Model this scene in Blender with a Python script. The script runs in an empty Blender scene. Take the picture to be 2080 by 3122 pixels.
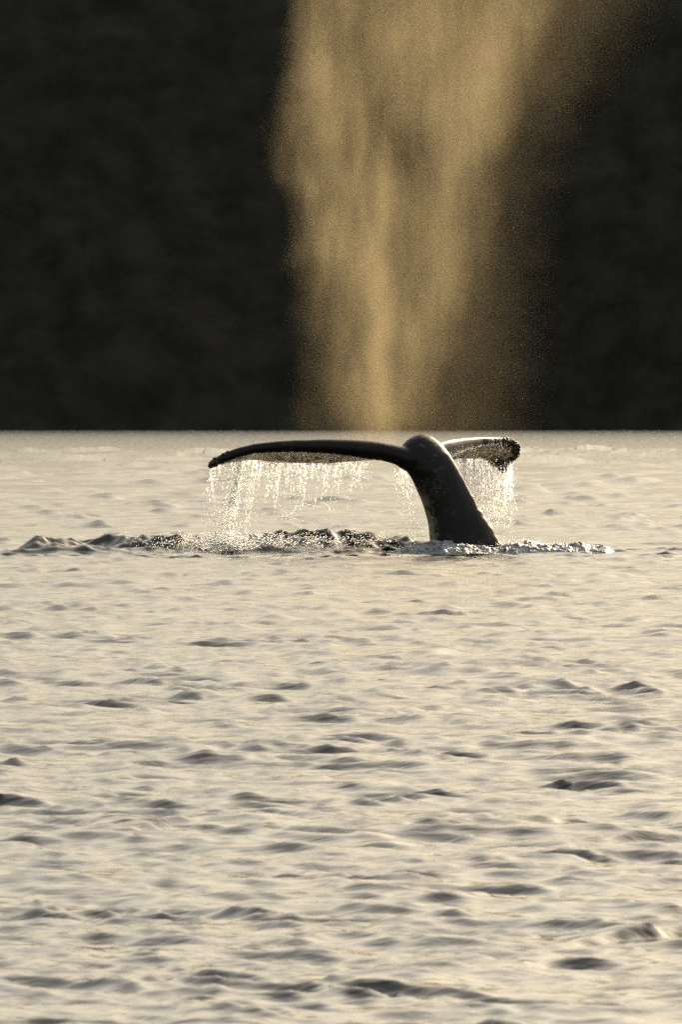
import bpy, math, random
import numpy as np
from mathutils import Vector, noise as mnoise

random.seed(7)
rng = np.random.default_rng(11)
scene = bpy.context.scene
COL = scene.collection

# ------------------------------------------------------------------ camera
F = 31200.0          # focal length in photo pixels (photo 2080 x 3122)
CX, HOR = 1040.0, 1286.0
CAM_H = 1.8
CAM_Y = -70.0
cam_data = bpy.data.cameras.new('camera')
cam = bpy.data.objects.new('camera', cam_data)
COL.objects.link(cam)
cam.location = (0, CAM_Y, CAM_H)
cam.rotation_euler = (math.radians(90) - math.atan((1561 - HOR) / F), 0, 0)
cam_data.sensor_fit = 'VERTICAL'
cam_data.sensor_height = 36.0
cam_data.lens = 36.0 * F / 3122.0
cam_data.clip_start = 0.5
cam_data.clip_end = 20000
cam_data.dof.use_dof = True
cam_data.dof.focus_distance = 140.0
cam_data.dof.aperture_fstop = 30.0
scene.camera = cam

# ------------------------------------------------------------------ light
SUN_AZ = math.radians(29)     # to the right of the view direction (+Y)
SUN_EL = math.radians(26)
sun_dir = Vector((math.sin(SUN_AZ) * math.cos(SUN_EL), math.cos(SUN_AZ) * math.cos(SUN_EL), math.sin(SUN_EL)))
world = bpy.data.worlds.new('World')
scene.world = world
world.use_nodes = True
wn = world.node_tree
wn.nodes.clear()
wo = wn.nodes.new('ShaderNodeOutputWorld')
bg = wn.nodes.new('ShaderNodeBackground')
sky = wn.nodes.new('ShaderNodeTexSky')
sky.sky_type = 'NISHITA'
sky.sun_disc = False
sky.sun_elevation = SUN_EL
sky.sun_rotation = SUN_AZ
sky.dust_density = 7.0
sky.air_density = 1.0
sky.ozone_density = 0.3
tint = wn.nodes.new('ShaderNodeMix')
tint.data_type = 'RGBA'
tint.blend_type = 'MULTIPLY'
tint.inputs[0].default_value = 1.0
tint.inputs[7].default_value = (0.965, 0.98, 0.935, 1)
wn.links.new(sky.outputs[0], tint.inputs[6])
veil = wn.nodes.new('ShaderNodeMix')      # thin high cloud over the whole sky
veil.data_type = 'RGBA'
veil.blend_type = 'ADD'
veil.inputs[0].default_value = 1.0
veil.inputs[7].default_value = (2.55, 2.49, 2.2, 1)
wn.links.new(tint.outputs[2], veil.inputs[6])
wn.links.new(veil.outputs[2], bg.inputs[0])
bg.inputs[1].default_value = 0.062
wn.links.new(bg.outputs[0], wo.inputs[0])

sd = bpy.data.lights.new('sun', 'SUN')
sd.energy = 5.0
sd.angle = math.radians(0.53)
sd.color = (1.0, 0.83, 0.57)
sun = bpy.data.objects.new('sun', sd)
COL.objects.link(sun)
sun.rotation_euler = sun_dir.to_track_quat('Z', 'Y').to_euler()
sun.location = (20, 40, 40)

scene.view_settings.view_transform = 'Standard'
scene.view_settings.look = 'None'
scene.view_settings.gamma = 1
scene.view_settings.use_curve_mapping = False
scene.view_settings.exposure = 0.84
cy = scene.cycles
cy.use_denoising = False
cy.max_bounces = 8
cy.volume_bounces = 1
cy.sample_clamp_indirect = 12.0
cy.blur_glossy = 0.3
cy.volume_max_steps = 128
cy.volume_step_rate = 1.0


# ------------------------------------------------------------------ helpers
def P(px, py, y=70.0):
    """photo pixel on the plane at y -> world point"""
    d = y - CAM_Y
    return Vector(((px - CX) * d / F, y, CAM_H - (py - HOR) * d / F))


def ground(px, py):
    y = CAM_H * F / (py - HOR)
    return (px - CX) * y / F, y


def new_mat(name):
    m = bpy.data.materials.new(name)
    m.use_nodes = True
    nt = m.node_tree
    nt.nodes.clear()
    out = nt.nodes.new('ShaderNodeOutputMaterial')
    return m, nt, out


def N(nt, typ, **kw):
    n = nt.nodes.new(typ)
    for k, v in kw.items():
        setattr(n, k, v)
    return n


def L(nt, a, b):
    nt.links.new(a, b)


def math_node(nt, op, a, b=None, c=None, clamp=False):
    n = nt.nodes.new('ShaderNodeMath')
    n.operation = op
    n.use_clamp = clamp
    for i, v in enumerate((a, b, c)):
        if v is None:
            continue
        if isinstance(v, (int, float)):
            n.inputs[i].default_value = v
        else:
            nt.links.new(v, n.inputs[i])
    return n.outputs[0]


def smooth(nt, v, lo, hi):
    n = nt.nodes.new('ShaderNodeMapRange')
    n.interpolation_type = 'SMOOTHSTEP'
    n.inputs[1].default_value = lo
    n.inputs[2].default_value = hi
    nt.links.new(v, n.inputs[0])
    return n.outputs[0]


def mesh_np(name, verts, quads=None, tris=None, smooth_shade=True):
    me = bpy.data.meshes.new(name)
    nv = len(verts)
    me.vertices.add(nv)
    me.vertices.foreach_set('co', np.ascontiguousarray(verts, dtype=np.float32).ravel())
    loops, starts, tot = [], [], 0
    if quads is not None and len(quads):
        loops.append(quads.ravel())
        starts.append(np.arange(len(quads)) * 4)
        tot = len(quads) * 4
    if tris is not None and len(tris):
        loops.append(tris.ravel())
        starts.append(tot + np.arange(len(tris)) * 3)
    loops = np.concatenate(loops).astype(np.int32)
    starts = np.concatenate(starts).astype(np.int32)
    me.loops.add(len(loops))
    me.loops.foreach_set('vertex_index', loops)
    me.polygons.add(len(starts))
    me.polygons.foreach_set('loop_start', starts)
    me.update(calc_edges=True)
    me.validate()
    if smooth_shade:
        me.polygons.foreach_set('use_smooth', np.ones(len(me.polygons), dtype=bool))
    me.update()
    return me


def link(name, me, mat=None, parent=None, **props):
    o = bpy.data.objects.new(name, me)
    if mat is not None:
        me.materials.append(mat)
    COL.objects.link(o)
    if parent is not None:
        o.parent = parent
        o.matrix_parent_inverse = parent.matrix_world.inverted()
    for k, v in props.items():
        o[k] = v
    return o


# ------------------------------------------------------------------ materials
def water_material():
    m, nt, out = new_mat('sea_water')
    b = N(nt, 'ShaderNodeBsdfPrincipled')
    b.inputs['Base Color'].default_value = (0.012, 0.013, 0.011, 1)
    b.inputs['Roughness'].default_value = 0.06
    b.inputs['IOR'].default_value = 1.34
    # ripples finer than the mesh spread the reflection
    at = N(nt, 'ShaderNodeAttribute', attribute_name='ripple')
    ro = math_node(nt, 'SQRT', math_node(nt, 'MULTIPLY_ADD', at.outputs['Fac'], 0.2, 0.002))
    L(nt, ro, b.inputs['Roughness'])
    tc = N(nt, 'ShaderNodeTexCoord')
    mp = N(nt, 'ShaderNodeMapping')
    mp.inputs['Rotation'].default_value = (0, 0, math.radians(35))
    mp.inputs['Scale'].default_value = (1.0, 1.5, 1.0)
    L(nt, tc.outputs['Object'], mp.inputs[0])
    n1 = N(nt, 'ShaderNodeTexNoise')
    n1.inputs['Scale'].default_value = 5.0
    n1.inputs['Detail'].default_value = 3.0
    n1.inputs['Roughness'].default_value = 0.55
    n1.inputs['Distortion'].default_value = 0.6
    L(nt, mp.outputs[0], n1.inputs['Vector'])
    n2 = N(nt, 'ShaderNodeTexNoise')
    n2.inputs['Scale'].default_value = 0.25
    L(nt, mp.outputs[0], n2.inputs['Vector'])
    amt = smooth(nt, n2.outputs[0], 0.3, 0.7)
    h = math_node(nt, 'MULTIPLY', n1.outputs[0], math_node(nt, 'MULTIPLY_ADD', amt, 0.5, 0.5))
    bp = N(nt, 'ShaderNodeBump')
    bp.inputs['Strength'].default_value = 1.0
    bp.inputs['Distance'].default_value = 0.012
    L(nt, h, bp.inputs['Height'])
    L(nt, bp.outputs[0], b.inputs['Normal'])
    L(nt, b.outputs[0], out.inputs[0])
    return m


def hill_material():
    m, nt, out = new_mat('hillside')
    b = N(nt, 'ShaderNodeBsdfPrincipled')
    b.inputs['Roughness'].default_value = 0.95
    b.inputs['Specular IOR Level'].default_value = 0.1
    tc = N(nt, 'ShaderNodeTexCoord')
    n1 = N(nt, 'ShaderNodeTexNoise')
    n1.inputs['Scale'].default_value = 0.10
    n1.inputs['Detail'].default_value = 8
    n1.inputs['Roughness'].default_value = 0.65
    L(nt, tc.outputs['Object'], n1.inputs['Vector'])
    r = N(nt, 'ShaderNodeValToRGB')
    e = r.color_ramp.elements
    e[0].position, e[0].color = 0.38, (0.013, 0.012, 0.0088, 1)
    e[1].position, e[1].color = 0.66, (0.030, 0.027, 0.020, 1)
    L(nt, n1.outputs[0], r.inputs[0])
    L(nt, r.outputs[0], b.inputs['Base Color'])
    L(nt, b.outputs[0], out.inputs[0])
    return m


def skin_material():
    m, nt, out = new_mat('whale_skin')
    b = N(nt, 'ShaderNodeBsdfPrincipled')
    tc = N(nt, 'ShaderNodeTexCoord')
    at = N(nt, 'ShaderNodeAttribute', attribute_name='ventral')
    no = N(nt, 'ShaderNodeTexNoise')
    no.inputs['Scale'].default_value = 9.0
    no.inputs['Detail'].default_value = 6
    no.inputs['Roughness'].default_value = 0.65
    L(nt, tc.outputs['Object'], no.inputs['Vector'])
    vor = N(nt, 'ShaderNodeTexVoronoi')
    vor.inputs['Scale'].default_value = 14.0
    vor.feature = 'F1'
    L(nt, tc.outputs['Object'], vor.inputs['Vector'])
    # pale scuffs on dark skin: small rings and freckles, in patches
    ring = math_node(nt, 'MULTIPLY', smooth(nt, vor.outputs['Distance'], 0.30, 0.36),
                     math_node(nt, 'SUBTRACT', 1.0, smooth(nt, vor.outputs['Distance'], 0.38, 0.46)))
    n3 = N(nt, 'ShaderNodeTexNoise')
    n3.inputs['Scale'].default_value = 3.2
    n3.inputs['Detail'].default_value = 3
    L(nt, tc.outputs['Object'], n3.inputs['Vector'])
    patch = smooth(nt, n3.outputs[0], 0.52, 0.66)
    scuff = math_node(nt, 'MULTIPLY', ring, patch)
    dark = N(nt, 'ShaderNodeMix', data_type='RGBA')
    dark.inputs[6].default_value = (0.010, 0.008, 0.006, 1)
    dark.inputs[7].default_value = (0.085, 0.078, 0.066, 1)
    L(nt, scuff, dark.inputs[0])
    pale = N(nt, 'ShaderNodeValToRGB')
    e = pale.color_ramp.elements
    e[0].position, e[0].color = 0.42, (0.04, 0.032, 0.02, 1)
    e[1].position, e[1].color = 0.53, (0.66, 0.54, 0.33, 1)
    L(nt, no.outputs[0], pale.inputs[0])
    mx = N(nt, 'ShaderNodeMix', data_type='RGBA')
    L(nt, at.outputs['Fac'], mx.inputs[0])
    L(nt, dark.outputs[2], mx.inputs[6])
    L(nt, pale.outputs[0], mx.inputs[7])
    L(nt, mx.outputs[2], b.inputs['Base Color'])
    b.inputs['Roughness'].default_value = 0.38
    b.inputs['Specular IOR Level'].default_value = 0.22
    bp = N(nt, 'ShaderNodeBump')
    bp.inputs['Strength'].default_value = 0.5
    bp.inputs['Distance'].default_value = 0.01
    L(nt, no.outputs[0], bp.inputs['Height'])
    L(nt, bp.outputs[0], b.inputs['Normal'])
    L(nt, b.outputs[0], out.inputs[0])
    return m


def barnacle_material():
    m, nt, out = new_mat('barnacle_shell')
    b = N(nt, 'ShaderNodeBsdfPrincipled')
    tc = N(nt, 'ShaderNodeTexCoord')
    no = N(nt, 'ShaderNodeTexNoise')
    no.inputs['Scale'].default_value = 30
    L(nt, tc.outputs['Object'], no.inputs['Vector'])
    r = N(nt, 'ShaderNodeValToRGB')
    e = r.color_ramp.elements
    e[0].position, e[0].color = 0.4, (0.03, 0.025, 0.018, 1)
    e[1].position, e[1].color = 0.65, (0.16, 0.13, 0.09, 1)
    L(nt, no.outputs[0], r.inputs[0])
    L(nt, r.outputs[0], b.inputs['Base Color'])
    b.inputs['Roughness'].default_value = 0.5
    L(nt, b.outputs[0], out.inputs[0])
    return m


def drop_material():
    """aerated falling water: bright when the sun is behind it"""
    m, nt, out = new_mat('falling_water')
    g = N(nt, 'ShaderNodeBsdfGlass')
    g.inputs['IOR'].default_value = 1.33
    g.inputs['Roughness'].default_value = 0.22
    d = N(nt, 'ShaderNodeBsdfPrincipled')
    d.inputs['Base Color'].default_value = (0.97, 0.97, 0.97, 1)
    d.inputs['Subsurface Weight'].default_value = 1.0
    d.inputs['Subsurface Scale'].default_value = 0.02
    d.inputs['Subsurface Radius'].default_value = (1, 1, 1)
    m1 = N(nt, 'ShaderNodeMixShader')
    m1.inputs[0].default_value = 0.25
    L(nt, g.outputs[0], m1.inputs[1])
    L(nt, d.outputs[0], m1.inputs[2])
    L(nt, m1.outputs[0], out.inputs[0])
    return m


def sheet_material():
    """thin torn film of aerated water"""
    m, nt, out = new_mat('water_film')
    t = N(nt, 'ShaderNodeBsdfTranslucent')
    t.inputs[0].default_value = (0.95, 0.95, 0.95, 1)
    g = N(nt, 'ShaderNodeBsdfGlossy')
    g.inputs['Roughness'].default_value = 0.15
    tr = N(nt, 'ShaderNodeBsdfTransparent')
    tc = N(nt, 'ShaderNodeTexCoord')
    mp = N(nt, 'ShaderNodeMapping')
    mp.inputs['Scale'].default_value = (1, 1, .28)
    L(nt, tc.outputs['Object'], mp.inputs[0])
    no = N(nt, 'ShaderNodeTexNoise')
    no.inputs['Scale'].default_value = 70
    no.inputs['Detail'].default_value = 2
    L(nt, mp.outputs[0], no.inputs['Vector'])
    al = smooth(nt, no.outputs[0], .40, .58)
    m1 = N(nt, 'ShaderNodeMixShader')
    m1.inputs[0].default_value = 0.15
    L(nt, t.outputs[0], m1.inputs[1])
    L(nt, g.outputs[0], m1.inputs[2])
    m2 = N(nt, 'ShaderNodeMixShader')
    L(nt, al, m2.inputs[0])
    L(nt, tr.outputs[0], m2.inputs[1])
    L(nt, m1.outputs[0], m2.inputs[2])
    L(nt, m2.outputs[0], out.inputs[0])
    return m


def foam_material():
    m, nt, out = new_mat('foam')
    b = N(nt, 'ShaderNodeBsdfPrincipled')
    tc = N(nt, 'ShaderNodeTexCoord')
    no = N(nt, 'ShaderNodeTexNoise')
    no.inputs['Scale'].default_value = 9
    no.inputs['Detail'].default_value = 6
    no.inputs['Roughness'].default_value = 0.7
    L(nt, tc.outputs['Object'], no.inputs['Vector'])
    r = N(nt, 'ShaderNodeValToRGB')
    e = r.color_ramp.elements
    e[0].position, e[0].color = 0.36, (0.05, 0.05, 0.05, 1)
    e[1].position, e[1].color = 0.58, (0.34, 0.35, 0.36, 1)
    L(nt, no.outputs[0], r.inputs[0])
    L(nt, r.outputs[0], b.inputs['Base Color'])
    b.inputs['Roughness'].default_value = 0.45
    bp = N(nt, 'ShaderNodeBump')
    bp.inputs['Strength'].default_value = 0.8
    bp.inputs['Distance'].default_value = 0.02
    n2 = N(nt, 'ShaderNodeTexNoise')
    n2.inputs['Scale'].default_value = 40
    n2.inputs['Detail'].default_value = 3
    L(nt, tc.outputs['Object'], n2.inputs['Vector'])
    L(nt, n2.outputs[0], bp.inputs['Height'])
    L(nt, bp.outputs[0], b.inputs['Normal'])
    L(nt, b.outputs[0], out.inputs[0])
    return m


# ------------------------------------------------------------------ sea
def build_sea():
    # radial sheet round the boat, finest in the stretch the whale is in
    r = [0.4]
    while r[-1] < 8000:
        q = r[-1]
        if q < 20: d = 0.8
        elif q < 26: d = 0.1
        elif q < 136: d = 0.0013 * q
        elif q < 145: d = 0.06
        elif q < 240: d = 0.0013 * q
        elif q < 360: d = 0.002 * q
        elif q < 2300: d = 0.006 * q
        else: d = 0.15 * q
        r.append(q + d)
    r = np.array(r)
    dr = np.gradient(r)
    half = 4.2
    a_in = np.linspace(-half, half, 480)
    step = a_in[1] - a_in[0]
    a_out, v = [], half
    while v < 179:
        step = min(step * 1.25, 12)
        v += step
        if v < 179: a_out.append(v)
    a_out = np.array(a_out)
    ang = np.radians(np.concatenate([-a_out[::-1], a_in, a_out]))
    nr, na = len(r), len(ang)
    R, A = np.meshgrid(r, ang, indexing='ij')
    DR = np.repeat(dr[:, None], na, 1)
    da = np.gradient(ang)
    DA = R * da[None, :]
    X = (R * np.sin(A)).astype(np.float64)
    Y = (R * np.cos(A)).astype(np.float64)
    sp = np.maximum(DR, DA)
    H = np.zeros_like(X)
    lost = np.zeros_like(X)
    DX = np.zeros_like(X)
    DY = np.zeros_like(X)
    # slow gusts: patches of rough and of smoother water
    g = (np.sin(X * 0.31 + Y * 0.11 + 1.3) + np.sin(-X * 0.17 + Y * 0.23 + 4.1) +
         np.sin(X * 0.53 - Y * 0.37 + 2.2) + np.sin(X * 0.9 + Y * 0.6)) / 4
    g2 = np.zeros_like(X)
    for k in range(10):
        lm = 0.9 * 1.28 ** k
        th = rng.uniform(0, 6.28)
        g2 += np.sin(2 * math.pi / lm * (math.cos(th) * X + math.sin(th) * Y) + rng.uniform(0, 6.28))
    g2 /= 2.2
    gust = 0.80 + 0.15 * g + 0.35 * np.clip(g2, 0, 2) ** 1.4
    n = 96
    lam = np.exp(np.linspace(math.log(0.085), math.log(2.6), n)) * rng.uniform(0.93, 1.07, n)
    base = math.radians(-38)
    for i in range(n):
        lm = lam[i]
        th = base + rng.normal(0, math.radians(34))
        # waves run towards the boat, slightly from the left
        kx, ky = math.sin(th), -math.cos(th)
        k = 2 * math.pi / lm
        # slope share per component
        s = 0.036 if lm < 0.42 else 0.036 * (0.42 / lm) ** 0.95
        a = s / k
        ph = rng.uniform(0, 2 * math.pi)
        w = np.clip((lm / sp - 1.3) / 1.4, 0, 1)
        lost += (1 - w) * s * s * 0.5
        if lm < 0.8:
            w = w * gust
        arg = k * (kx * X + ky * Y) + ph + 0.8 * np.sin(0.37 * k * (ky * X - kx * Y) * 0.5 + ph * 3)
        if 0.2 < lm < 1.3 and i % 3 != 0:
            # peaked crest
            H += w * a * 1.3 * (1.27 - 2 * np.sqrt(np.sin(arg / 2 - math.pi / 4) ** 2 + 0.015))
        else:
            H += w * a * np.sin(arg)
        c = w * a * np.cos(arg) * 0.9
        DX += c * kx
        DY += c * ky
    H += rng.normal(0, 1, H.shape) * 0.007 * DR * np.clip((R - 300) / 240, 0, 1) * (R < 2200)
    H += 0.012 * np.sin(0.45 * Y + 0.2 * X) * np.clip((600 - R) / 200, 0, 1)

    # single steep wavelets: photo x, y (foot), length px, height px, slant (dy/dx in the world)
    feats = [
        (1590, 2512, 330, 26, 0.30), (1330, 2500, 200, 15, 0.1), (1960, 2572, 330, 28, 0.5),
        (1960, 2872, 420, 42, 1.3), (500, 2512, 380, 18, 0.4), (560, 2318, 260, 22, 0.1),
        (700, 2318, 180, 20, -0.4), (830, 2132, 300, 18, 0.2), (840, 2162, 160, 12, 0.0),
        (435, 2182, 120, 18, 0.5), (640, 2125, 130, 14, 0.4), (940, 1810, 80, 14, 0.1),
        (800, 1815, 120, 12, 0.5), (190, 1934, 170, 10, 0.3), (1370, 2115, 240, 12, 0.1),
        (1680, 2098, 180, 12, 0.1), (1560, 1855, 220, 9, 0.2), (1860, 1850, 160, 9, 0.0),
        (40, 2320, 130, 18, 0.0), (60, 2235, 200, 12, 0.2), (590, 3010, 340, 30, 0.6),
        (1720, 2945, 300, 24, 0.2), (1300, 2402, 320, 14, 0.6), (90, 1740, 120, 10, 0.1),
        (60, 1446, 90, 8, 0.0), (300, 1448, 70, 6, 0.0), (515, 1446, 100, 9, 0.0),
        (1930, 1468, 260, 6, 0.0), (1640, 1466, 140, 5, 0.0), (560, 1537, 70, 6, 0.0),
        (730, 2890, 260, 16, 0.3), (1650, 1985, 160, 14, 0.3), (1940, 2190, 170, 12, 0.1),
        (1260, 2750, 300, 16, 0.5), (520, 2745, 260, 16, 0.2), (880, 2370, 160, 12, 0.2),
    ]
    rr = random.Random(5)
    for k in range(800):
        py = 1286 + 1.8 * F / math.exp(rr.uniform(math.log(66), math.log(620)))
        sc = (py - 1286) / 400
        feats.append((rr.uniform(-150, 2230), py, rr.triangular(35, 150, 60) * (.6 + .5 * sc), max(rr.uniform(3.5, 9) * (.55 + .38 * sc), rr.uniform(5, 10) if py < 1900 else 0), rr.gauss(.035, .045) * CAM_H * F / (py - 1286) / 1.8))
    for k in range(90):
        py = rr.uniform(2050, 3100)
        feats.append((rr.uniform(-150, 2230), py, rr.uniform(150, 480), rr.uniform(4, 13), rr.gauss(.05, .05) * CAM_H * F / (py - 1286) / 1.8))
    for (px, py, lpx, hpx, sl) in feats:
        x0, y0 = ground(px, py)
        u = y0 / F
        h = hpx * u * 1.1
        lx = lpx * u * 0.5
        sl = max(-2.2, min(2.2, sl))
        lx *= min(math.hypot(1, sl), 1.8)
        c, s_ = 1 / math.hypot(1, sl), sl / math.hypot(1, sl)
        i0, i1 = np.searchsorted(r, y0 - 4 * lx - 1), np.searchsorted(r, y0 + 4 * lx + 1)
        a0 = math.atan2(x0, y0)
        j0, j1 = np.searchsorted(ang, a0 - 5 * lx / y0), np.searchsorted(ang, a0 + 5 * lx / y0)
        xx, yy = X[i0:i1, j0:j1] - x0, Y[i0:i1, j0:j1] - y0
        along = c * xx + s_ * yy
        across = -s_ * xx + c * yy + 0.12 * lx * np.sin(along / lx * 2.4 + px)
        if py < 1620: h *= 1.5
        wf = max(h * .85, .85 * np.interp(y0, r, dr))
        f = np.where(across < 0, np.exp(-(across / (wf * .9)) ** 2), np.exp(-(across / (wf * 4)) ** 2))
        H[i0:i1, j0:j1] += h * f * np.exp(-(np.abs(along) / lx) ** 2.5) * (0.8 + 0.2 * np.sin(along / lx * 5 + py))

    # heaped water churned up round the diving whale: crest line in photo x, y
    crest = [(-60, 1686), (0, 1682), (50, 1674), (82, 1648), (108, 1630), (130, 1632), (150, 1640), (172, 1640), (192, 1634), (225, 1645), (262, 1650),
             (290, 1636), (330, 1624), (370, 1622), (400, 1632), (440, 1630), (485, 1627), (530, 1631), (570, 1640), (600, 1630), (640, 1638),
             (690, 1642), (740, 1640), (780, 1634), (820, 1626), (860, 1617), (910, 1611), (960, 1613), (1020, 1616), (1080, 1616), (1130, 1620),
             (1165, 1632), (1185, 1642), (1210, 1634), (1240, 1632), (1265, 1650), (1300, 1672), (1400, 1674), (1560, 1668), (1660, 1671),
             (1760, 1674), (1840, 1674), (1880, 1684), (1940, 1688)]
    i0, i1 = np.searchsorted(r, 134), np.searchsorted(r, 146)
    xs, ys = X[i0:i1], Y[i0:i1]
    acc = np.zeros_like(xs)
    ca = np.array(crest, float)
    for (yc, amp, shift, wf, wig) in [(140.9, .98, 0, .33, .22), (140.35, .62, 55, .26, .16), (139.95, .36, -40, .2, .1), (141.5, .8, 20, .35, .2)]:
        xp = (ca[:, 0] + shift - CX) * yc / F
        hh = np.interp(xs, xp, np.maximum(0, CAM_H - (ca[:, 1] - HOR) * 140.9 / F), left=0, right=0) * amp
        yy = ys - yc - wig * np.sin(xs * 3.3 + shift) - .05 * np.sin(xs * 9.1 + shift * 2)
        f = np.where(yy < 0, np.exp(-(np.abs(yy) / wf) ** 1.25), np.exp(-(yy / (wf * 1.8)) ** 2))
        acc = acc + (hh * f) ** 3
    acc = acc ** (1 / 3)
    rid = np.zeros_like(xs)
    for k in range(14):
        lm = 0.11 * 1.09 ** k
        th = rng.uniform(-1.0, 1.0)
        ar = 2 * math.pi / lm * (math.sin(th) * xs + math.cos(th) * ys) + rng.uniform(0, 6.28) + 1.2 * np.sin(xs * 3.1 + ys * 2.3 + k)
        rid += lm * 0.027 * (1 - 2 * np.abs(np.sin(ar / 2)))
    H[i0:i1] += rid * np.clip(acc / .12, 0, 1)
    H[i0:i1] += acc * (1 + 0.05 * np.sin(xs * 9 + ys * 9) + 0.06 * np.sin(xs * 19 - ys * 13))
    verts = np.stack([X + DX, Y + DY + CAM_Y, H], -1).reshape(-1, 3)
    idx = np.arange(nr * na).reshape(nr, na)
    q = np.stack([idx[:-1, :-1], idx[:-1, 1:], idx[1:, 1:], idx[1:, :-1]], -1).reshape(-1, 4)
    # counter-clockwise seen from above
    q = q[:, ::-1]
    me = mesh_np('sea', verts, quads=q)
    at = me.attributes.new('ripple', 'FLOAT', 'POINT')
    at.data.foreach_set('value', np.sqrt(lost).astype(np.float32).ravel())
    return link('sea', me, water_material(), kind='structure')


build_sea()


# ------------------------------------------------------------------ hill behind
def build_hill():
    nx, ny = 420, 110
    xs = np.concatenate([np.linspace(-2600, -260, 90), np.linspace(-250, 250, 240), np.linspace(260, 2600, 90)])
    t = np.linspace(0, 1, ny) ** 1.4
    verts = []
    for j in range(ny):
        d = -25 + t[j] * 620
        for i in range(nx):
            x = float(xs[i])
            shore = 2095 + 25 * mnoise.noise((x * .004, 0, 3)) + 5 * mnoise.noise((x * .03, 0, 9)) + (abs(x) / 2600) ** 2 * 200
            if d < 0:
                z = d * 0.15 - .4
            else:
                crest = 190 + 14 * mnoise.noise((x * .002, 1, 5)) + 12 * mnoise.noise((x * .01, 2, 5))
                z = crest * math.tanh(d * 1.0 / crest)
                z += mnoise.fractal((x * .012, d * .012, 1.7), 0.9, 2.0, 6) * min(1, d / 30) * 7
                z += abs(mnoise.noise((x * .09 + d * .02, d * .03, 4))) * min(1, d / 10) * 5 + abs(mnoise.noise((x * .25, d * .12, 8))) * min(1, d / 6) * 2.0 + 0.3
            verts.append((x, shore + d, z))
    idx = np.arange(nx * ny).reshape(ny, nx)
    q = np.stack([idx[:-1, :-1], idx[:-1, 1:], idx[1:, 1:], idx[1:, :-1]], -1).reshape(-1, 4)
    me = mesh_np('hill', np.array(verts), quads=q)
    link('hill', me, hill_material(), kind='structure')


build_hill()


# ------------------------------------------------------------------ whale
def interp(tab, x):
    a = np.array(tab, dtype=float)
    return [float(np.interp(x, a[:, 0], a[:, k])) for k in range(1, a.shape[1])]


# x px : top of the leading edge, foot of the leading edge, trailing edge (photo pixels), y of nose, chord depth
LEFT = [
    (633, 1418, 1424, 1423, 69.30, .04), (640, 1409, 1427, 1427, 69.30, .08), (656, 1394, 1421, 1421, 69.32, .14),
    (687, 1378, 1411, 1413, 69.36, .26), (727, 1364, 1396, 1404, 69.42, .42), (778, 1352, 1383, 1401, 69.50, .58),
    (849, 1344, 1380, 1408, 69.58, .74), (917, 1340, 1380, 1411, 69.66, .86), (1001, 1338, 1384, 1411, 69.74, .96),
    (1085, 1340, 1394, 1404, 69.82, 1.0), (1136, 1343, 1402, 1400, 69.88, 1.0), (1169, 1348, 1406, 1399, 69.92, .95),
    (1203, 1354, 1416, 1396, 69.96, .85), (1240, 1362, 1438, 1392, 70.0, .7), (1290, 1365, 1440, 1390, 70.0, .5)]
RIGHT = [
    (1300, 1352, 1420, 1395, 70.1, .5), (1344, 1346, 1410, 1400, 70.3, .5), (1370, 1340, 1402, 1406, 70.5, .5),
    (1395, 1337, 1388, 1398, 70.7, .6), (1427, 1334, 1375, 1398, 71.0, .65), (1475, 1331, 1361, 1398, 71.4, .65),
    (1491, 1331, 1359, 1408, 71.5, .62), (1507, 1332, 1357, 1419, 71.65, .6), (1522, 1332, 1355, 1423, 71.75, .56),
    (1539, 1334, 1355, 1417, 71.9, .5), (1552, 1337, 1357, 1411, 72.0, .4), (1567, 1342, 1360, 1402, 72.1, .3),
    (1578, 1350, 1366, 1391, 72.15, .18), (1586, 1362, 1372, 1380, 72.2, .08)]


def fluke_sections(tab, n_st):
    xs = np.linspace(tab[0][0], tab[-1][0], n_st)
    secs = []
    for x in xs:
        T, B, E, yn, ch = interp(tab, x)
        top, bot = P(x, T, yn), P(x, B, yn)
        tr = P(x, E, yn + ch)
        rv = max((top.z - bot.z) / 2, .012)
        zc = (top.z + bot.z) / 2
        rd = min(rv * 1.2, ch * .6 + .02)
        pts = []
        # nose, from top forward to foot
        for k in range(13):
            a = math.pi / 2 + math.pi * k / 12
            pts.append((top.x, yn + rd * math.cos(a), zc + rv * math.sin(a)))
        # underside back to the trailing edge
        th = .016
        for k in range(1, 9):
            t = k / 8
            z = (zc - rv) * (1 - t) + (tr.z - th) * t + math.sin(math.pi * t) * rv * .55
            pts.append((top.x * (1 - t) + tr.x * t, yn + ch * t, z))
        for k in range(8, 0, -1):
            t = k / 8
            z = (zc + rv) * (1 - t) + (tr.z + th) * t - math.sin(math.pi * t) * rv * .2 * (1 - t)
            if t < 1: z = max(z, (zc - rv) * (1 - t) + (tr.z - th) * t + math.sin(math.pi * t) * rv * .55 + 2 * th)
            pts.append((top.x * (1 - t) + tr.x * t, yn + ch * t, z))
        secs.append(pts)
    return secs


def loft(secs, verts, faces):
    n = len(secs[0])
    b = len(verts)
    for s in secs:
        verts.extend(s)
    for i in range(len(secs) - 1):
        for k in range(n):
            a0, a1 = b + i * n + k, b + i * n + (k + 1) % n
            faces.append((a0, a1, a1 + n, a0 + n))
    faces.append(tuple(b + k for k in range(n))[::-1])
    e = b + (len(secs) - 1) * n
    faces.append(tuple(e + k for k in range(n)))


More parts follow.
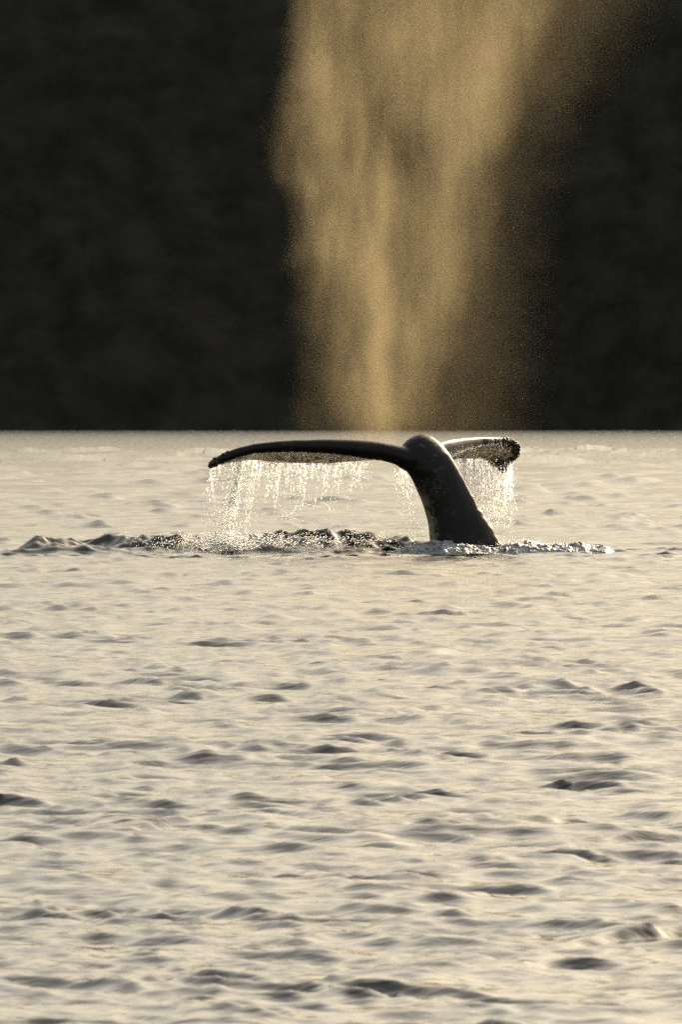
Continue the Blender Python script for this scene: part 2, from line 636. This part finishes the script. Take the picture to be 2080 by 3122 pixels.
STOCK = [  # left px,py  right px,py  half depth, y
    (1300, 1920, 1680, 1920, .42, 69.9), (1309, 1760, 1590, 1760, .36, 70.0), (1312, 1690, 1548, 1690, .31, 70.0), (1311, 1640, 1519, 1640, .29, 70.0),
    (1305, 1592, 1490, 1592, .27, 70.0), (1294, 1550, 1461, 1548, .25, 70.0), (1280, 1515, 1442, 1512, .24, 70.0),
    (1266, 1483, 1426, 1482, .235, 70.0), (1255, 1458, 1413, 1455, .23, 70.0), (1240, 1436, 1399, 1430, .235, 70.0),
    (1226, 1416, 1385, 1404, .24, 70.02), (1214, 1396, 1371, 1382, .24, 70.04), (1216, 1374, 1354, 1361, .22, 70.07),
    (1228, 1355, 1336, 1344, .19, 70.1), (1243, 1341, 1318, 1331, .15, 70.12), (1260, 1330, 1300, 1324, .09, 70.14), (1272, 1325, 1291, 1322, .04, 70.14)]


def stock_sections():
    secs = []
    st = []
    a = np.array(STOCK, dtype=float)
    t = np.linspace(0, len(a) - 1, 120)
    cols = [np.interp(t, np.arange(len(a)), a[:, k]) for k in range(6)]
    for i in range(120):
        lx, ly, rx, ry, hd, y = [c[i] for c in cols]
        kn = 0.0
        if 1475 < ry < 1690:
            kn = (abs(math.sin((ry - 1475 + 9 * math.sin(ry * .06)) / 33 * math.pi)) ** 0.6 - .45) * 6 * min(1, (ry - 1475) / 60)
            kn *= .6 + .5 * math.sin(ry * .13)
        l, r_ = P(lx, ly, y), P(rx, ry, y)
        c = (l + r_) / 2
        ax = (r_ - l) / 2
        pts = []
        for k in range(32):
            an = 2 * math.pi * k / 32
            ca, sa = math.cos(an), math.sin(an)
            # fuller towards the belly (left), keel-like along the back (right)
            wdt = hd * (1 - .38 * max(ca, 0) ** 1.5) * abs(sa) ** 1.0 * (1 if sa > 0 else -1)
            kk = kn * (y - CAM_Y) / F * max(ca, 0) ** 24
            pts.append((c.x + ax.x * ca + kk * .8, y + wdt, c.z + ax.z * ca + kk * .35))
        secs.append(pts)
    return secs


def build_whale():
    root = bpy.data.objects.new('humpback_whale', None)
    root.empty_display_size = 0.5
    COL.objects.link(root)
    root.location = (P(1430, 1687).x, 70.0, 0)
    root['label'] = 'dark humpback whale tail raised above the sea, barnacled flukes spread and streaming water'
    root['category'] = 'whale'
    bpy.context.view_layer.update()
    verts, faces = [], []
    loft(fluke_sections(LEFT, 70), verts, faces)
    loft(fluke_sections(RIGHT, 60), verts, faces)
    loft(stock_sections(), verts, faces)
    me = bpy.data.meshes.new('raw')
    me.from_pydata(verts, [], faces)
    import bmesh
    bm = bmesh.new(); bm.from_mesh(me)
    # each shell made outward
    bmesh.ops.recalc_face_normals(bm, faces=bm.faces[:])
    bm.to_mesh(me); bm.free()
    tmp = bpy.data.objects.new('tmp', me)
    COL.objects.link(tmp)
    rm = tmp.modifiers.new('r', 'REMESH')
    rm.mode = 'VOXEL'
    rm.voxel_size = 0.013
    rm.adaptivity = 0
    sm = tmp.modifiers.new('s', 'SMOOTH')
    sm.factor = 0.5
    sm.iterations = 7
    dg = bpy.context.evaluated_depsgraph_get()
    me2 = bpy.data.meshes.new_from_object(tmp.evaluated_get(dg))
    bpy.data.objects.remove(tmp)
    nv = len(me2.vertices)
    co = np.empty(nv * 3, dtype=np.float32); me2.vertices.foreach_get('co', co); co = co.reshape(-1, 3)
    no = np.empty(nv * 3, dtype=np.float32)
    me2.vertices.foreach_get('normal', no); no = no.reshape(-1, 3)
    # relief: lumps along the trailing edge, rough tips
    px = co[:, 0] * F / (co[:, 1] - CAM_Y) + CX
    py = HOR + (CAM_H - co[:, 2]) * F / (co[:, 1] - CAM_Y)
    disp = np.zeros(nv, dtype=np.float32)
    for i in range(nv):
        tip = 0.0
        if px[i] < 720: tip = (720 - px[i]) / 80
        elif px[i] > 1480 and py[i] < 1450: tip = (px[i] - 1480) / 60
        tip = min(max(tip, 0), 1)
        v = Vector(co[i]) * 1.0
        disp[i] = 0.004 * mnoise.noise(v * 6) + tip * 0.014 * mnoise.noise(v * 22)
    co2 = co + no * disp[:, None]
    me2.vertices.foreach_set('co', co2.ravel())
    # pale underside of the flukes
    down = np.clip((-no[:, 2] - 0.35) / 0.35, 0, 1)
    band = np.where(px < 1250,
                    np.interp(px, [a[0] for a in LEFT], [a[2] for a in LEFT]),
                    np.interp(px, [a[0] for a in RIGHT], [a[2] for a in RIGHT]))
    yn = np.where(px < 1250,
                  np.interp(px, [a[0] for a in LEFT], [a[4] for a in LEFT]),
                  np.interp(px, [a[0] for a in RIGHT], [a[4] for a in RIGHT]))
    back = np.clip((co[:, 1] - yn - 0.03) / 0.12, 0, 1)
    region = ((px < 1150) | (px > 1390)) & (py < 1455)
    vent = down * back * region
    belly = np.clip((-no[:, 0] - .45) / .4, 0, 1) * np.clip((py - 1470) / 60, 0, 1) * (px > 1240) * (px < 1345)
    vent = np.maximum(vent, belly * .42)
    att = me2.attributes.new('ventral', 'FLOAT', 'POINT')
    att.data.foreach_set('value', vent.astype(np.float32))
    # into the root's frame
    co2 = co2 - np.array(root.location)
    me2.vertices.foreach_set('co', co2.astype(np.float32).ravel())
    me2.polygons.foreach_set('use_smooth', np.ones(len(me2.polygons), dtype=bool))
    me2.name = 'body'
    me2.materials.clear()
    me2.update()
    body = bpy.data.objects.new('body', me2)
    me2.materials.append(skin_material())
    COL.objects.link(body)
    body.parent = root
    return root, co + no * disp[:, None], no, px, py


ICO = None


def ico():
    g = (1 + 5 ** .5) / 2
    v = np.array([(-1, g, 0), (1, g, 0), (-1, -g, 0), (1, -g, 0), (0, -1, g), (0, 1, g), (0, -1, -g), (0, 1, -g),
                  (g, 0, -1), (g, 0, 1), (-g, 0, -1), (-g, 0, 1)], dtype=float)
    v /= np.linalg.norm(v[0])
    f = np.array([(0, 11, 5), (0, 5, 1), (0, 1, 7), (0, 7, 10), (0, 10, 11), (1, 5, 9), (5, 11, 4), (11, 10, 2), (10, 7, 6), (7, 1, 8),
                  (3, 9, 4), (3, 4, 2), (3, 2, 6), (3, 6, 8), (3, 8, 9), (4, 9, 5), (2, 4, 11), (6, 2, 10), (8, 6, 7), (9, 8, 1)])
    return v, f


def blobs(name, pos, rad, stretch, lean=None):
    """many small rounded lumps in one mesh"""
    v, f = ico()
    pos = np.asarray(pos, float); rad = np.asarray(rad, float); stretch = np.asarray(stretch, float)
    n = len(pos)
    V = np.repeat(v[None], n, 0) * rad[:, None, None]
    V[:, :, 2] *= stretch[:, None]
    V *= (1 + rng.uniform(-.18, .18, V.shape))
    if lean is not None:
        V[:, :, 0] += V[:, :, 2] * np.asarray(lean)[:, None]
    V += pos[:, None, :]
    Fc = f[None] + (np.arange(n) * 12)[:, None, None]
    return mesh_np(name, V.reshape(-1, 3), tris=Fc.reshape(-1, 3))


whale, wco, wno, wpx, wpy = build_whale()


def build_barnacles():
    mat = barnacle_material()
    loc = np.array(whale.location)

    def cluster(name, sel, count, rmin, rmax, label, push=0.4):
        idx = np.nonzero(sel)[0]
        pick = rng.choice(idx, count)
        rad = rng.uniform(rmin, rmax, count)
        pos = wco[pick] + wno[pick] * rad[:, None] * push - loc
        me = blobs(name, pos, rad, rng.uniform(.8, 1.3, count))
        me.materials.append(mat)
        o = bpy.data.objects.new(name, me)
        COL.objects.link(o)
        o.parent = whale
        o['kind'] = 'stuff'
        o['label'] = label
        return o
    edge = (wpy < np.interp(wpx, [640, 687, 720], [1412, 1388, 1372]))
    cluster('barnacle_cluster', (wpx < 662), 90, .006, .015, 'dark knobbly barnacles crusting the near fluke tip')
    cluster('barnacle_cluster', (wpx < 700) & edge & (wpx > 650), 40, .005, .012, 'barnacles along the bent edge close to the near tip')
    tip = (wpx > 1535) & (wpy < 1420) & ((wpx > 1568) | (wpy < 1345))
    cluster('barnacle_cluster', tip, 230, .009, .020, 'row of dark barnacles round the edge of the far fluke tip')
    low = (wpx > 1490) & (wpy > 1400) & (wpy < 1430)
    cluster('barnacle_cluster', low, 130, .010, .020, 'shaggy barnacles along the hanging rear edge of the far fluke')
    back = (wpx > 1435) & (wpy > 1500) & (wpy < 1670) & (wno[:, 0] > .75)
    cluster('barnacle_cluster', back, 10, .004, .007, 'small knobs along the ridge of the tail stock')
    # stalked barnacles hanging from the far tip
    for (px, top, bot, r) in [(1523, 1414, 1434, .020), (1533, 1412, 1441, .021), (1543, 1410, 1436, .019)]:
        a, b = P(px, top, 72.25), P(px + 1, bot, 72.25)
        pos, rad = [], []
        for k in range(7):
            t = k / 6
            p = a.lerp(b, t)
            pos.append((p.x + .004 * math.sin(k * 2 + px) - loc[0], p.y - loc[1], p.z - loc[2]))
            rad.append(r * (.75 + .35 * math.sin(math.pi * (t * .8 + .25))))
        me = blobs('stalked_barnacle', pos, rad, np.full(7, 1.25))
        me.materials.append(mat)
        o = bpy.data.objects.new('stalked_barnacle', me)
        COL.objects.link(o)
        o.parent = whale


build_barnacles()

# ------------------------------------------------------------------ falling water
DROP = drop_material()
FILM = sheet_material()


class Drops:
    def __init__(self):
        self.p, self.r, self.s, self.l = [], [], [], []
        self.fv, self.ff = [], []

    def add(self, p, r, s=1.0, l=0.0):
        self.p.append(tuple(p)); self.r.append(r); self.s.append(s); self.l.append(l)

    def strand(self, a, b, r0, keep_end=0.2, wob=.012, depth=.05):
        """stream that thins out and breaks up on its way down"""
        d = (b - a)
        ln = d.length
        n = max(4, int(ln / .016))
        ph = random.uniform(0, 6.28)
        fr = random.uniform(5, 11)
        y0 = random.uniform(-depth, depth)
        run, on = 0, True
        yaw = random.gauss(0, .5)
        prev = None
        for i in range(n):
            t = i / n
            keep = 1 - (1 - keep_end) * t ** .8
            if run <= 0:
                on = random.random() < keep
                run = random.randint(2, 6)
                prev = None
            run -= 1
            p = a + d * t
            off = wob * (math.sin(ph + t * ln * fr) + .6 * math.sin(ph * 2 + t * ln * fr * 2.7)) * (.2 + t)
            p = p + Vector((off + random.gauss(0, .001 + wob * .3 * t), y0 + random.gauss(0, .005), random.gauss(0, .003)))
            if random.random() < .22 * (t + .25):
                self.add(p + Vector((random.gauss(0, .03 + .03 * t), random.gauss(0, .05), random.gauss(0, .02))),
                         random.uniform(.003, .0075), random.uniform(1, 1.8))
            if not on:
                if random.random() < .4: self.add(p, r0 * random.uniform(.5, 1.0), random.uniform(1.0, 2.2))
                continue
            taper = .25 if (run == 0 or prev is None) else 1.0
            w = 1.8 * r0 * (1 - .45 * t) * random.uniform(.55, 1.35) * taper
            yw = yaw + .5 * math.sin(t * 7 + ph)
            base = len(self.fv)
            for k in range(4):      # open curved film
                an = math.pi * (-.42 + .84 * k / 3)
                lx, ly = w * math.sin(an), -w * .8 * math.cos(an)
                self.fv.append((p.x + lx * math.cos(yw) - ly * math.sin(yw), p.y + lx * math.sin(yw) + ly * math.cos(yw), p.z))
            if prev is not None:
                for k in range(3):
                    self.ff.append((prev + k, prev + k + 1, base + k + 1, base + k))
            prev = base

    def build(self, name, label, cat):
        me = blobs(name, self.p, self.r, self.s, self.l)
        me.materials.append(DROP)
        if self.ff:
            import bmesh
            bm = bmesh.new()
            bm.from_mesh(me)
            fm = bpy.data.meshes.new('film')
            fm.from_pydata(self.fv, [], self.ff)
            fm.materials.append(FILM)
            nf = len(bm.faces)
            bm.from_mesh(fm)
            bm.faces.ensure_lookup_table()
            for k in range(nf, len(bm.faces)):
                bm.faces[k].material_index = 1
                bm.faces[k].smooth = True
            bm.to_mesh(me)
            bm.free()
            bpy.data.meshes.remove(fm)
            me.materials.append(FILM)
        return link(name, me, None, label=label, category=cat, kind='stuff')


def edge_pt(tab, x):
    T, B, E, yn, ch = interp(tab, x)
    return P(x, E - 1, yn + ch)


def fall(D, tab, x, end_py, dx, r0, keep, wob=.012, depth=.08):
    a = edge_pt(tab, x)
    b = P(x + dx, end_py, a.y)
    D.strand(a, b, r0, keep, wob, depth)


D = Drops()
# fringe along the whole trailing edge
for i in range(380):
    x = random.uniform(662, 1125)
    ln = random.expovariate(1 / 34) + 5
    if x > 1040: ln *= .7
    E = interp(LEFT, x)[2]
    fall(D, LEFT, x, E + ln, -ln * .12, random.uniform(.003, .007), .7, .004, .12)
# heavier spouts
for (x, end, dx, n, r0) in [(648, 1560, -14, 5, .005), (655, 1500, -12, 6, .006), (664, 1640, -20, 4, .004),
                            (735, 1665, -42, 16, .0085), (722, 1600, -30, 10, .008), (748, 1560, -40, 9, .007),
                            (762, 1470, -24, 6, .007), (800, 1480, -14, 5, .006), (842, 1490, -22, 8, .008), (850, 1450, -5, 7, .008),
                            (835, 1440, 3, 6, .007), (880, 1480, -3, 5, .006), (921, 1490, 0, 9, .008), (945, 1475, -22, 7, .007),
                            (960, 1440, -12, 6, .006), (1005, 1440, -6, 5, .006), (1040, 1490, -6, 4, .005), (1082, 1470, -10, 5, .005),
                            (1100, 1475, -14, 5, .005), (1118, 1470, -12, 3, .005), (785, 1620, -30, 4, .004), (770, 1650, -22, 4, .0035)]:
    for k in range(int(n * 1.4)):
        fall(D, LEFT, x + random.gauss(0, 5), end + random.gauss(0, 22), dx + random.gauss(0, 8),
             r0 * random.uniform(.6, 1.2), .35, .018, .12)
# broken drops between
for i in range(1500):
    x = random.uniform(640, 1130)
    E = interp(LEFT, x)[2]
    t = random.random() ** 1.2
    py = E + t * 255
    if x > 900 and random.random() < t * .6: continue
    D.add(P(x - t * 25 + random.gauss(0, 6), py, 70.3 + random.gauss(0, .3)), random.choice((.002, .003, .004, .0055)), random.uniform(1, 1.8))
# tall broken column below the bent tip
for i in range(1100):
    t = random.random()
    c = 728 - 40 * t + 10 * math.sin(t * 9)
    D.add(P(c + random.gauss(0, 10 + 14 * t), 1430 + 240 * t, 70.0 + random.gauss(0, .15)),
          random.choice((.003, .004, .006, .008)), random.uniform(1, 2))
for i in range(160):   # thrown ligament
    t = random.random()
    D.add(P(860 + 86 * t + random.gauss(0, 5), 1578 - 56 * t + random.gauss(0, 6), 69.9), random.choice((.003, .005, .007)), 1.2)
for k in range(5):
    D.strand(P(944 + random.gauss(0, 5), 1523 + random.gauss(0, 4), 69.9), P(862 + random.gauss(0, 8), 1576 + random.gauss(0, 5), 69.9), .008, .7, .015, .03)
D.build('falling_water', 'bright ragged curtain of water pouring off the long left fluke', 'water curtain')

D = Drops()
for i in range(230):
    x = random.uniform(1396, 1562)
    ln = random.uniform(20, 210) if x > 1400 else 60
    E = interp(RIGHT, x)[2]
    fall(D, RIGHT, x, min(E + ln, 1655 - abs(x - 1530) * .4), random.gauss(6, 5), random.uniform(.003, .0065), .35, .012, .15)
for i in range(40):
    x = random.choice((1441, 1470, 1508, 1538, 1545)) + random.gauss(0, 5)
    fall(D, RIGHT, x, random.uniform(1500, 1600), random.gauss(6, 4), .0075, .5, .012, .1)
for i in range(1500):
    x = random.uniform(1400, 1568)
    py = random.uniform(1400, 1650)
    D.add(P(x, py, 71.6 + random.gauss(0, .3)), random.choice((.002, .003, .004, .0055)), random.uniform(1, 2))
D.build('falling_water', 'short bright curtain of water falling from the barnacled right fluke', 'water curtain')

D = Drops()
for i in range(26):
    x = random.uniform(1200, 1245)
    a = P(x, interp([(1200, 1416), (1245, 1444)], x)[0], 70.35)
    b = P(x + random.uniform(10, 50), random.uniform(1480, 1620), 70.35)
    D.strand(a, b, random.uniform(.003, .005), .15, .02, .1)
for i in range(700):
    t = random.random()
    D.add(P(1215 + 70 * t + random.gauss(0, 22), 1430 + 225 * t, 70.5 + random.gauss(0, .2)), random.choice((.002, .003, .004)), random.uniform(1, 2))
D.build('falling_water', 'thin trickle of drops falling just left of the tail stock', 'water curtain')

# ------------------------------------------------------------------ splash and foam on the surface
D = Drops()
for i in range(3200):
    px = random.triangular(380, 1230, 780)
    c = 1650 + random.gauss(0, 14)
    if px < 560: c += 4
    D.add(P(px, c, 70.1 + random.gauss(0, .2)), random.choice((.003, .004, .0055, .007, .0085)), random.uniform(.8, 1.2))
for i in range(900):
    px = random.gauss(685, 38)
    D.add(P(px, 1676 - abs(random.gauss(0, 22)), 69.7 + random.gauss(0, .1)), random.choice((.004, .007, .010, .013)), random.uniform(.8, 1.4))
for (x0, y0, x1, y1) in [(858, 1625, 872, 1672), (872, 1672, 850, 1640), (1165, 1618, 1195, 1650), (655, 1668, 640, 1630), (700, 1672, 725, 1640)]:
    for k in range(50):
        t = random.random()
        D.add(P(x0 + (x1 - x0) * t + random.gauss(0, 2.5), y0 + (y1 - y0) * t + random.gauss(0, 2.5), 69.7), random.choice((.004, .006, .009)), 1.1)
D.build('splash', 'glittering band of splash drops over the dark heaped water left of the tail', 'splash')

D = Drops()
for i in range(1400):
    px = random.triangular(1200, 1860, 1580)
    top = interp([(1200, 1668), (1300, 1658), (1400, 1662), (1500, 1672), (1560, 1655), (1620, 1652), (1700, 1664), (1790, 1668), (1860, 1680)], px)[0]
    D.add(P(px, top + random.gauss(2, 7), 69.8 + random.gauss(0, .2)), random.choice((.003, .004, .006)), random.uniform(.8, 1.3))
D.build('splash', 'low spray flecks over the foam at the foot of the tail', 'splash')


def build_foam():
    """churned white water heaped round the foot of the tail"""
    nx, ny = 620, 90
    top = [(1130, 1686), (1200, 1680), (1260, 1664), (1310, 1657), (1350, 1652), (1400, 1660), (1450, 1664), (1500, 1672), (1540, 1664), (1580, 1657),
           (1620, 1655), (1680, 1664), (1720, 1660), (1780, 1662), (1850, 1668), (1890, 1683)]
    verts = []
    for j in range(ny):
        v = j / (ny - 1)
        y = 68.9 + v * 1.3
        for i in range(nx):
            px = 1130 + 760 * i / (nx - 1)
            p = P(px, 1600, y)
            h = max(0, P(px, interp(top, px)[0], 69.55).z)
            prof = math.sin(math.pi * min(1, v / .9 if v < .9 else 1)) ** .7 if v < .9 else 0
            e = min(1, (px - 1130) / 60, (1890 - px) / 40)
            q = Vector((p.x, y, 0))
            nz = mnoise.fractal(q * 5, .8, 2.1, 5)
            n2 = mnoise.noise(q * 23)
            z = h * prof * (.98 + .3 * nz) + prof * e * (.012 * n2 + .02 * nz) - .06 + .06 * prof * e
            verts.append((p.x, y + .02 * mnoise.noise(q * 9 + Vector((5, 5, 5))), z))
    idx = np.arange(nx * ny).reshape(ny, nx)
    qd = np.stack([idx[:-1, :-1], idx[:-1, 1:], idx[1:, 1:], idx[1:, :-1]], -1).reshape(-1, 4)
    me = mesh_np('sea_foam', np.array(verts), quads=qd)
    link('sea_foam', me, foam_material(), kind='stuff', label='grey white foam heaped round the foot of the whale tail', category='foam')


build_foam()


# ------------------------------------------------------------------ blow
def build_blow():
    YB = 77.0
    u = (YB - CAM_Y) / F
    tabL = [(0, 915), (100, 890), (200, 875), (300, 862), (400, 850), (470, 836), (530, 848), (600, 890), (700, 912), (850, 925), (1000, 960),
            (1150, 1012), (1312, 1045), (1500, 1060), (1700, 1080)]
    tabR = [(-400, 1840), (0, 1700), (100, 1685), (200, 1650), (300, 1615), (400, 1570), (500, 1510), (600, 1505), (700, 1495), (850, 1470), (1000, 1430),
            (1150, 1360), (1240, 1310), (1312, 1275), (1500, 1240), (1700, 1240)]
    tabL.insert(0, (-400, 1000))
    ZT = 9.0

    m, nt, out = new_mat('blow_mist')
    tc = N(nt, 'ShaderNodeTexCoord')
    sep = N(nt, 'ShaderNodeSeparateXYZ')
    L(nt, tc.outputs['Object'], sep.inputs[0])
    X, Y, Z = sep.outputs
    # warp
    nw = N(nt, 'ShaderNodeTexNoise')
    nw.inputs['Scale'].default_value = 1.3
    nw.inputs['Detail'].default_value = 6
    L(nt, tc.outputs['Object'], nw.inputs['Vector'])
    warp = math_node(nt, 'MULTIPLY_ADD', nw.outputs[0], .8, -.4)
    Xw = math_node(nt, 'ADD', X, warp)
    zt = math_node(nt, 'DIVIDE', Z, ZT)

    def curve(tab):
        fc = N(nt, 'ShaderNodeFloatCurve')
        cv = fc.mapping.curves[0]
        pts = []
        for (py, px) in tab:
            z = CAM_H - (py - HOR) * u
            x = (px - CX) * u
            pts.append((z / ZT, (x + 3) / 8))
        pts.sort()
        pts = [p for p in pts if 0 <= p[0] <= 1]
        cv.points[0].location = (0, pts[0][1])
        cv.points[1].location = (1, pts[-1][1])
        for p in pts:
            if 0.001 < p[0] < .999: cv.points.new(*p)
        fc.mapping.update()
        L(nt, zt, fc.inputs['Value'])
        return math_node(nt, 'MULTIPLY_ADD', fc.outputs[0], 8.0, -3.0)
    xl, xr = curve(tabL), curve(tabR)
    el = smooth(nt, math_node(nt, 'SUBTRACT', Xw, xl), -.22, .42)
    er = smooth(nt, math_node(nt, 'SUBTRACT', xr, Xw), -.25, .8)
    env = math_node(nt, 'MULTIPLY', el, er)
    # thin veil drifting off on the right and left of the column's foot
    vl = smooth(nt, Xw, (890 - CX) * u - .1, (960 - CX) * u + .3)
    xv = curve([(-400, 2250), (0, 2060), (200, 1950), (400, 1790), (600, 1720), (900, 1690), (1312, 1670), (1700, 1640)])
    vr = smooth(nt, math_node(nt, 'SUBTRACT', xv, Xw), -.2, 1.9)
    veil = math_node(nt, 'MULTIPLY', vl, vr)
    veil = math_node(nt, 'MULTIPLY', veil, .26)
    # falling streaks
    mp = N(nt, 'ShaderNodeMapping')
    mp.inputs['Scale'].default_value = (1.0, .7, .22)
    L(nt, tc.outputs['Object'], mp.inputs[0])
    ns = N(nt, 'ShaderNodeTexNoise')
    ns.inputs['Scale'].default_value = 5.5
    ns.inputs['Detail'].default_value = 7
    ns.inputs['Roughness'].default_value = .6
    ns.inputs['Distortion'].default_value = .3
    L(nt, mp.outputs[0], ns.inputs['Vector'])
    streak = smooth(nt, ns.outputs[0], .36, .68)
    # billows
    mp2 = N(nt, 'ShaderNodeMapping')
    mp2.inputs['Scale'].default_value = (1.0, .8, .55)
    mp2.inputs['Location'].default_value = (3.1, 1.7, .4)
    L(nt, tc.outputs['Object'], mp2.inputs[0])
    nb = N(nt, 'ShaderNodeTexNoise')
    nb.inputs['Scale'].default_value = 1.25
    nb.inputs['Detail'].default_value = 5
    nb.inputs['Roughness'].default_value = .55
    L(nt, mp2.outputs[0], nb.inputs['Vector'])
    bil = smooth(nt, nb.outputs[0], .34, .62)

    def gauss(px, py, sx, sz):
        cx, cz = (px - CX) * u, CAM_H - (py - HOR) * u
        a = math_node(nt, 'POWER', math_node(nt, 'ABSOLUTE', math_node(nt, 'DIVIDE', math_node(nt, 'SUBTRACT', Xw, cx), sx * u)), 2.0)
        b = math_node(nt, 'POWER', math_node(nt, 'ABSOLUTE', math_node(nt, 'DIVIDE', math_node(nt, 'SUBTRACT', Z, cz), sz * u)), 2.0)
        return math_node(nt, 'EXPONENT', math_node(nt, 'MULTIPLY', math_node(nt, 'ADD', a, b), -1.0))
    body = math_node(nt, 'MULTIPLY_ADD', streak, .6, .25)
    body = math_node(nt, 'MULTIPLY', body, math_node(nt, 'MULTIPLY_ADD', bil, .95, .35))
    for (px, py, sx, sz, am) in [(1160, 1080, 42, 420, .85), (1430, 230, 120, 200, .45), (950, 260, 80, 180, .3), (1350, 750, 60, 260, .3),
                                 (1180, 400, 110, 130, -.26), (1080, 1250, 60, 120, .3), (1180, 60, 120, 120, .1)]:
        body = math_node(nt, 'ADD', body, math_node(nt, 'MULTIPLY', gauss(px, py, sx, sz), am))
    body = math_node(nt, 'MAXIMUM', body, .05)
    dens = math_node(nt, 'MULTIPLY', body, env)
    dens = math_node(nt, 'ADD', dens, math_node(nt, 'MULTIPLY', veil, math_node(nt, 'MULTIPLY_ADD', bil, .8, .3)))
    # depth of the cloud and the thinning towards the water
    yy = math_node(nt, 'DIVIDE', math_node(nt, 'SUBTRACT', Y, YB), .75)
    dep = math_node(nt, 'EXPONENT', math_node(nt, 'MULTIPLY', math_node(nt, 'MULTIPLY', yy, yy), -1.0))
    foot = smooth(nt, Z, .9, 1.9)
    dens = math_node(nt, 'MULTIPLY', math_node(nt, 'MULTIPLY', dens, dep), foot)
    dens = math_node(nt, 'MULTIPLY', dens, 0.20)
    pv = N(nt, 'ShaderNodeVolumePrincipled')
    pv.inputs['Color'].default_value = (.55, .455, .285, 1)
    pv.inputs['Anisotropy'].default_value = .55
    L(nt, dens, pv.inputs['Density'])
    L(nt, pv.outputs[0], out.inputs['Volume'])

    # closed hull that hugs the cloud
    secs = []
    nz = 26
    for i in range(nz):
        z = .8 + (ZT - .85) * i / (nz - 1)
        py = HOR + (CAM_H - z) / u
        l = (interp([(a, b) for a, b in tabL], py)[0] - CX) * u - .45
        r_ = max((interp([(a, b) for a, b in tabR], py)[0] - CX) * u + .45, (interp([(-400, 2300), (0, 2120), (200, 2010), (400, 1900), (600, 1850), (1312, 1820), (1700, 1800)], py)[0] - CX) * u)
        l = min(l, (830 - CX) * u)
        cx_, hx = (l + r_) / 2, (r_ - l) / 2
        pts = []
        for k in range(28):
            a = 2 * math.pi * k / 28
            ca, sa = math.cos(a), math.sin(a)
            ex = .6
            pts.append((cx_ + hx * math.copysign(abs(ca) ** ex, ca), YB + 1.5 * math.copysign(abs(sa) ** ex, sa), z))
        secs.append(pts)
    verts, faces = [], []
    loft(secs, verts, faces)
    me = bpy.data.meshes.new('whale_blow')
    me.from_pydata(verts, [], faces)
    me.update()
    link('whale_blow', me, m, label='tall golden column of whale blow mist drifting before the dark hillside', category='whale blow', kind='stuff')


build_blow()
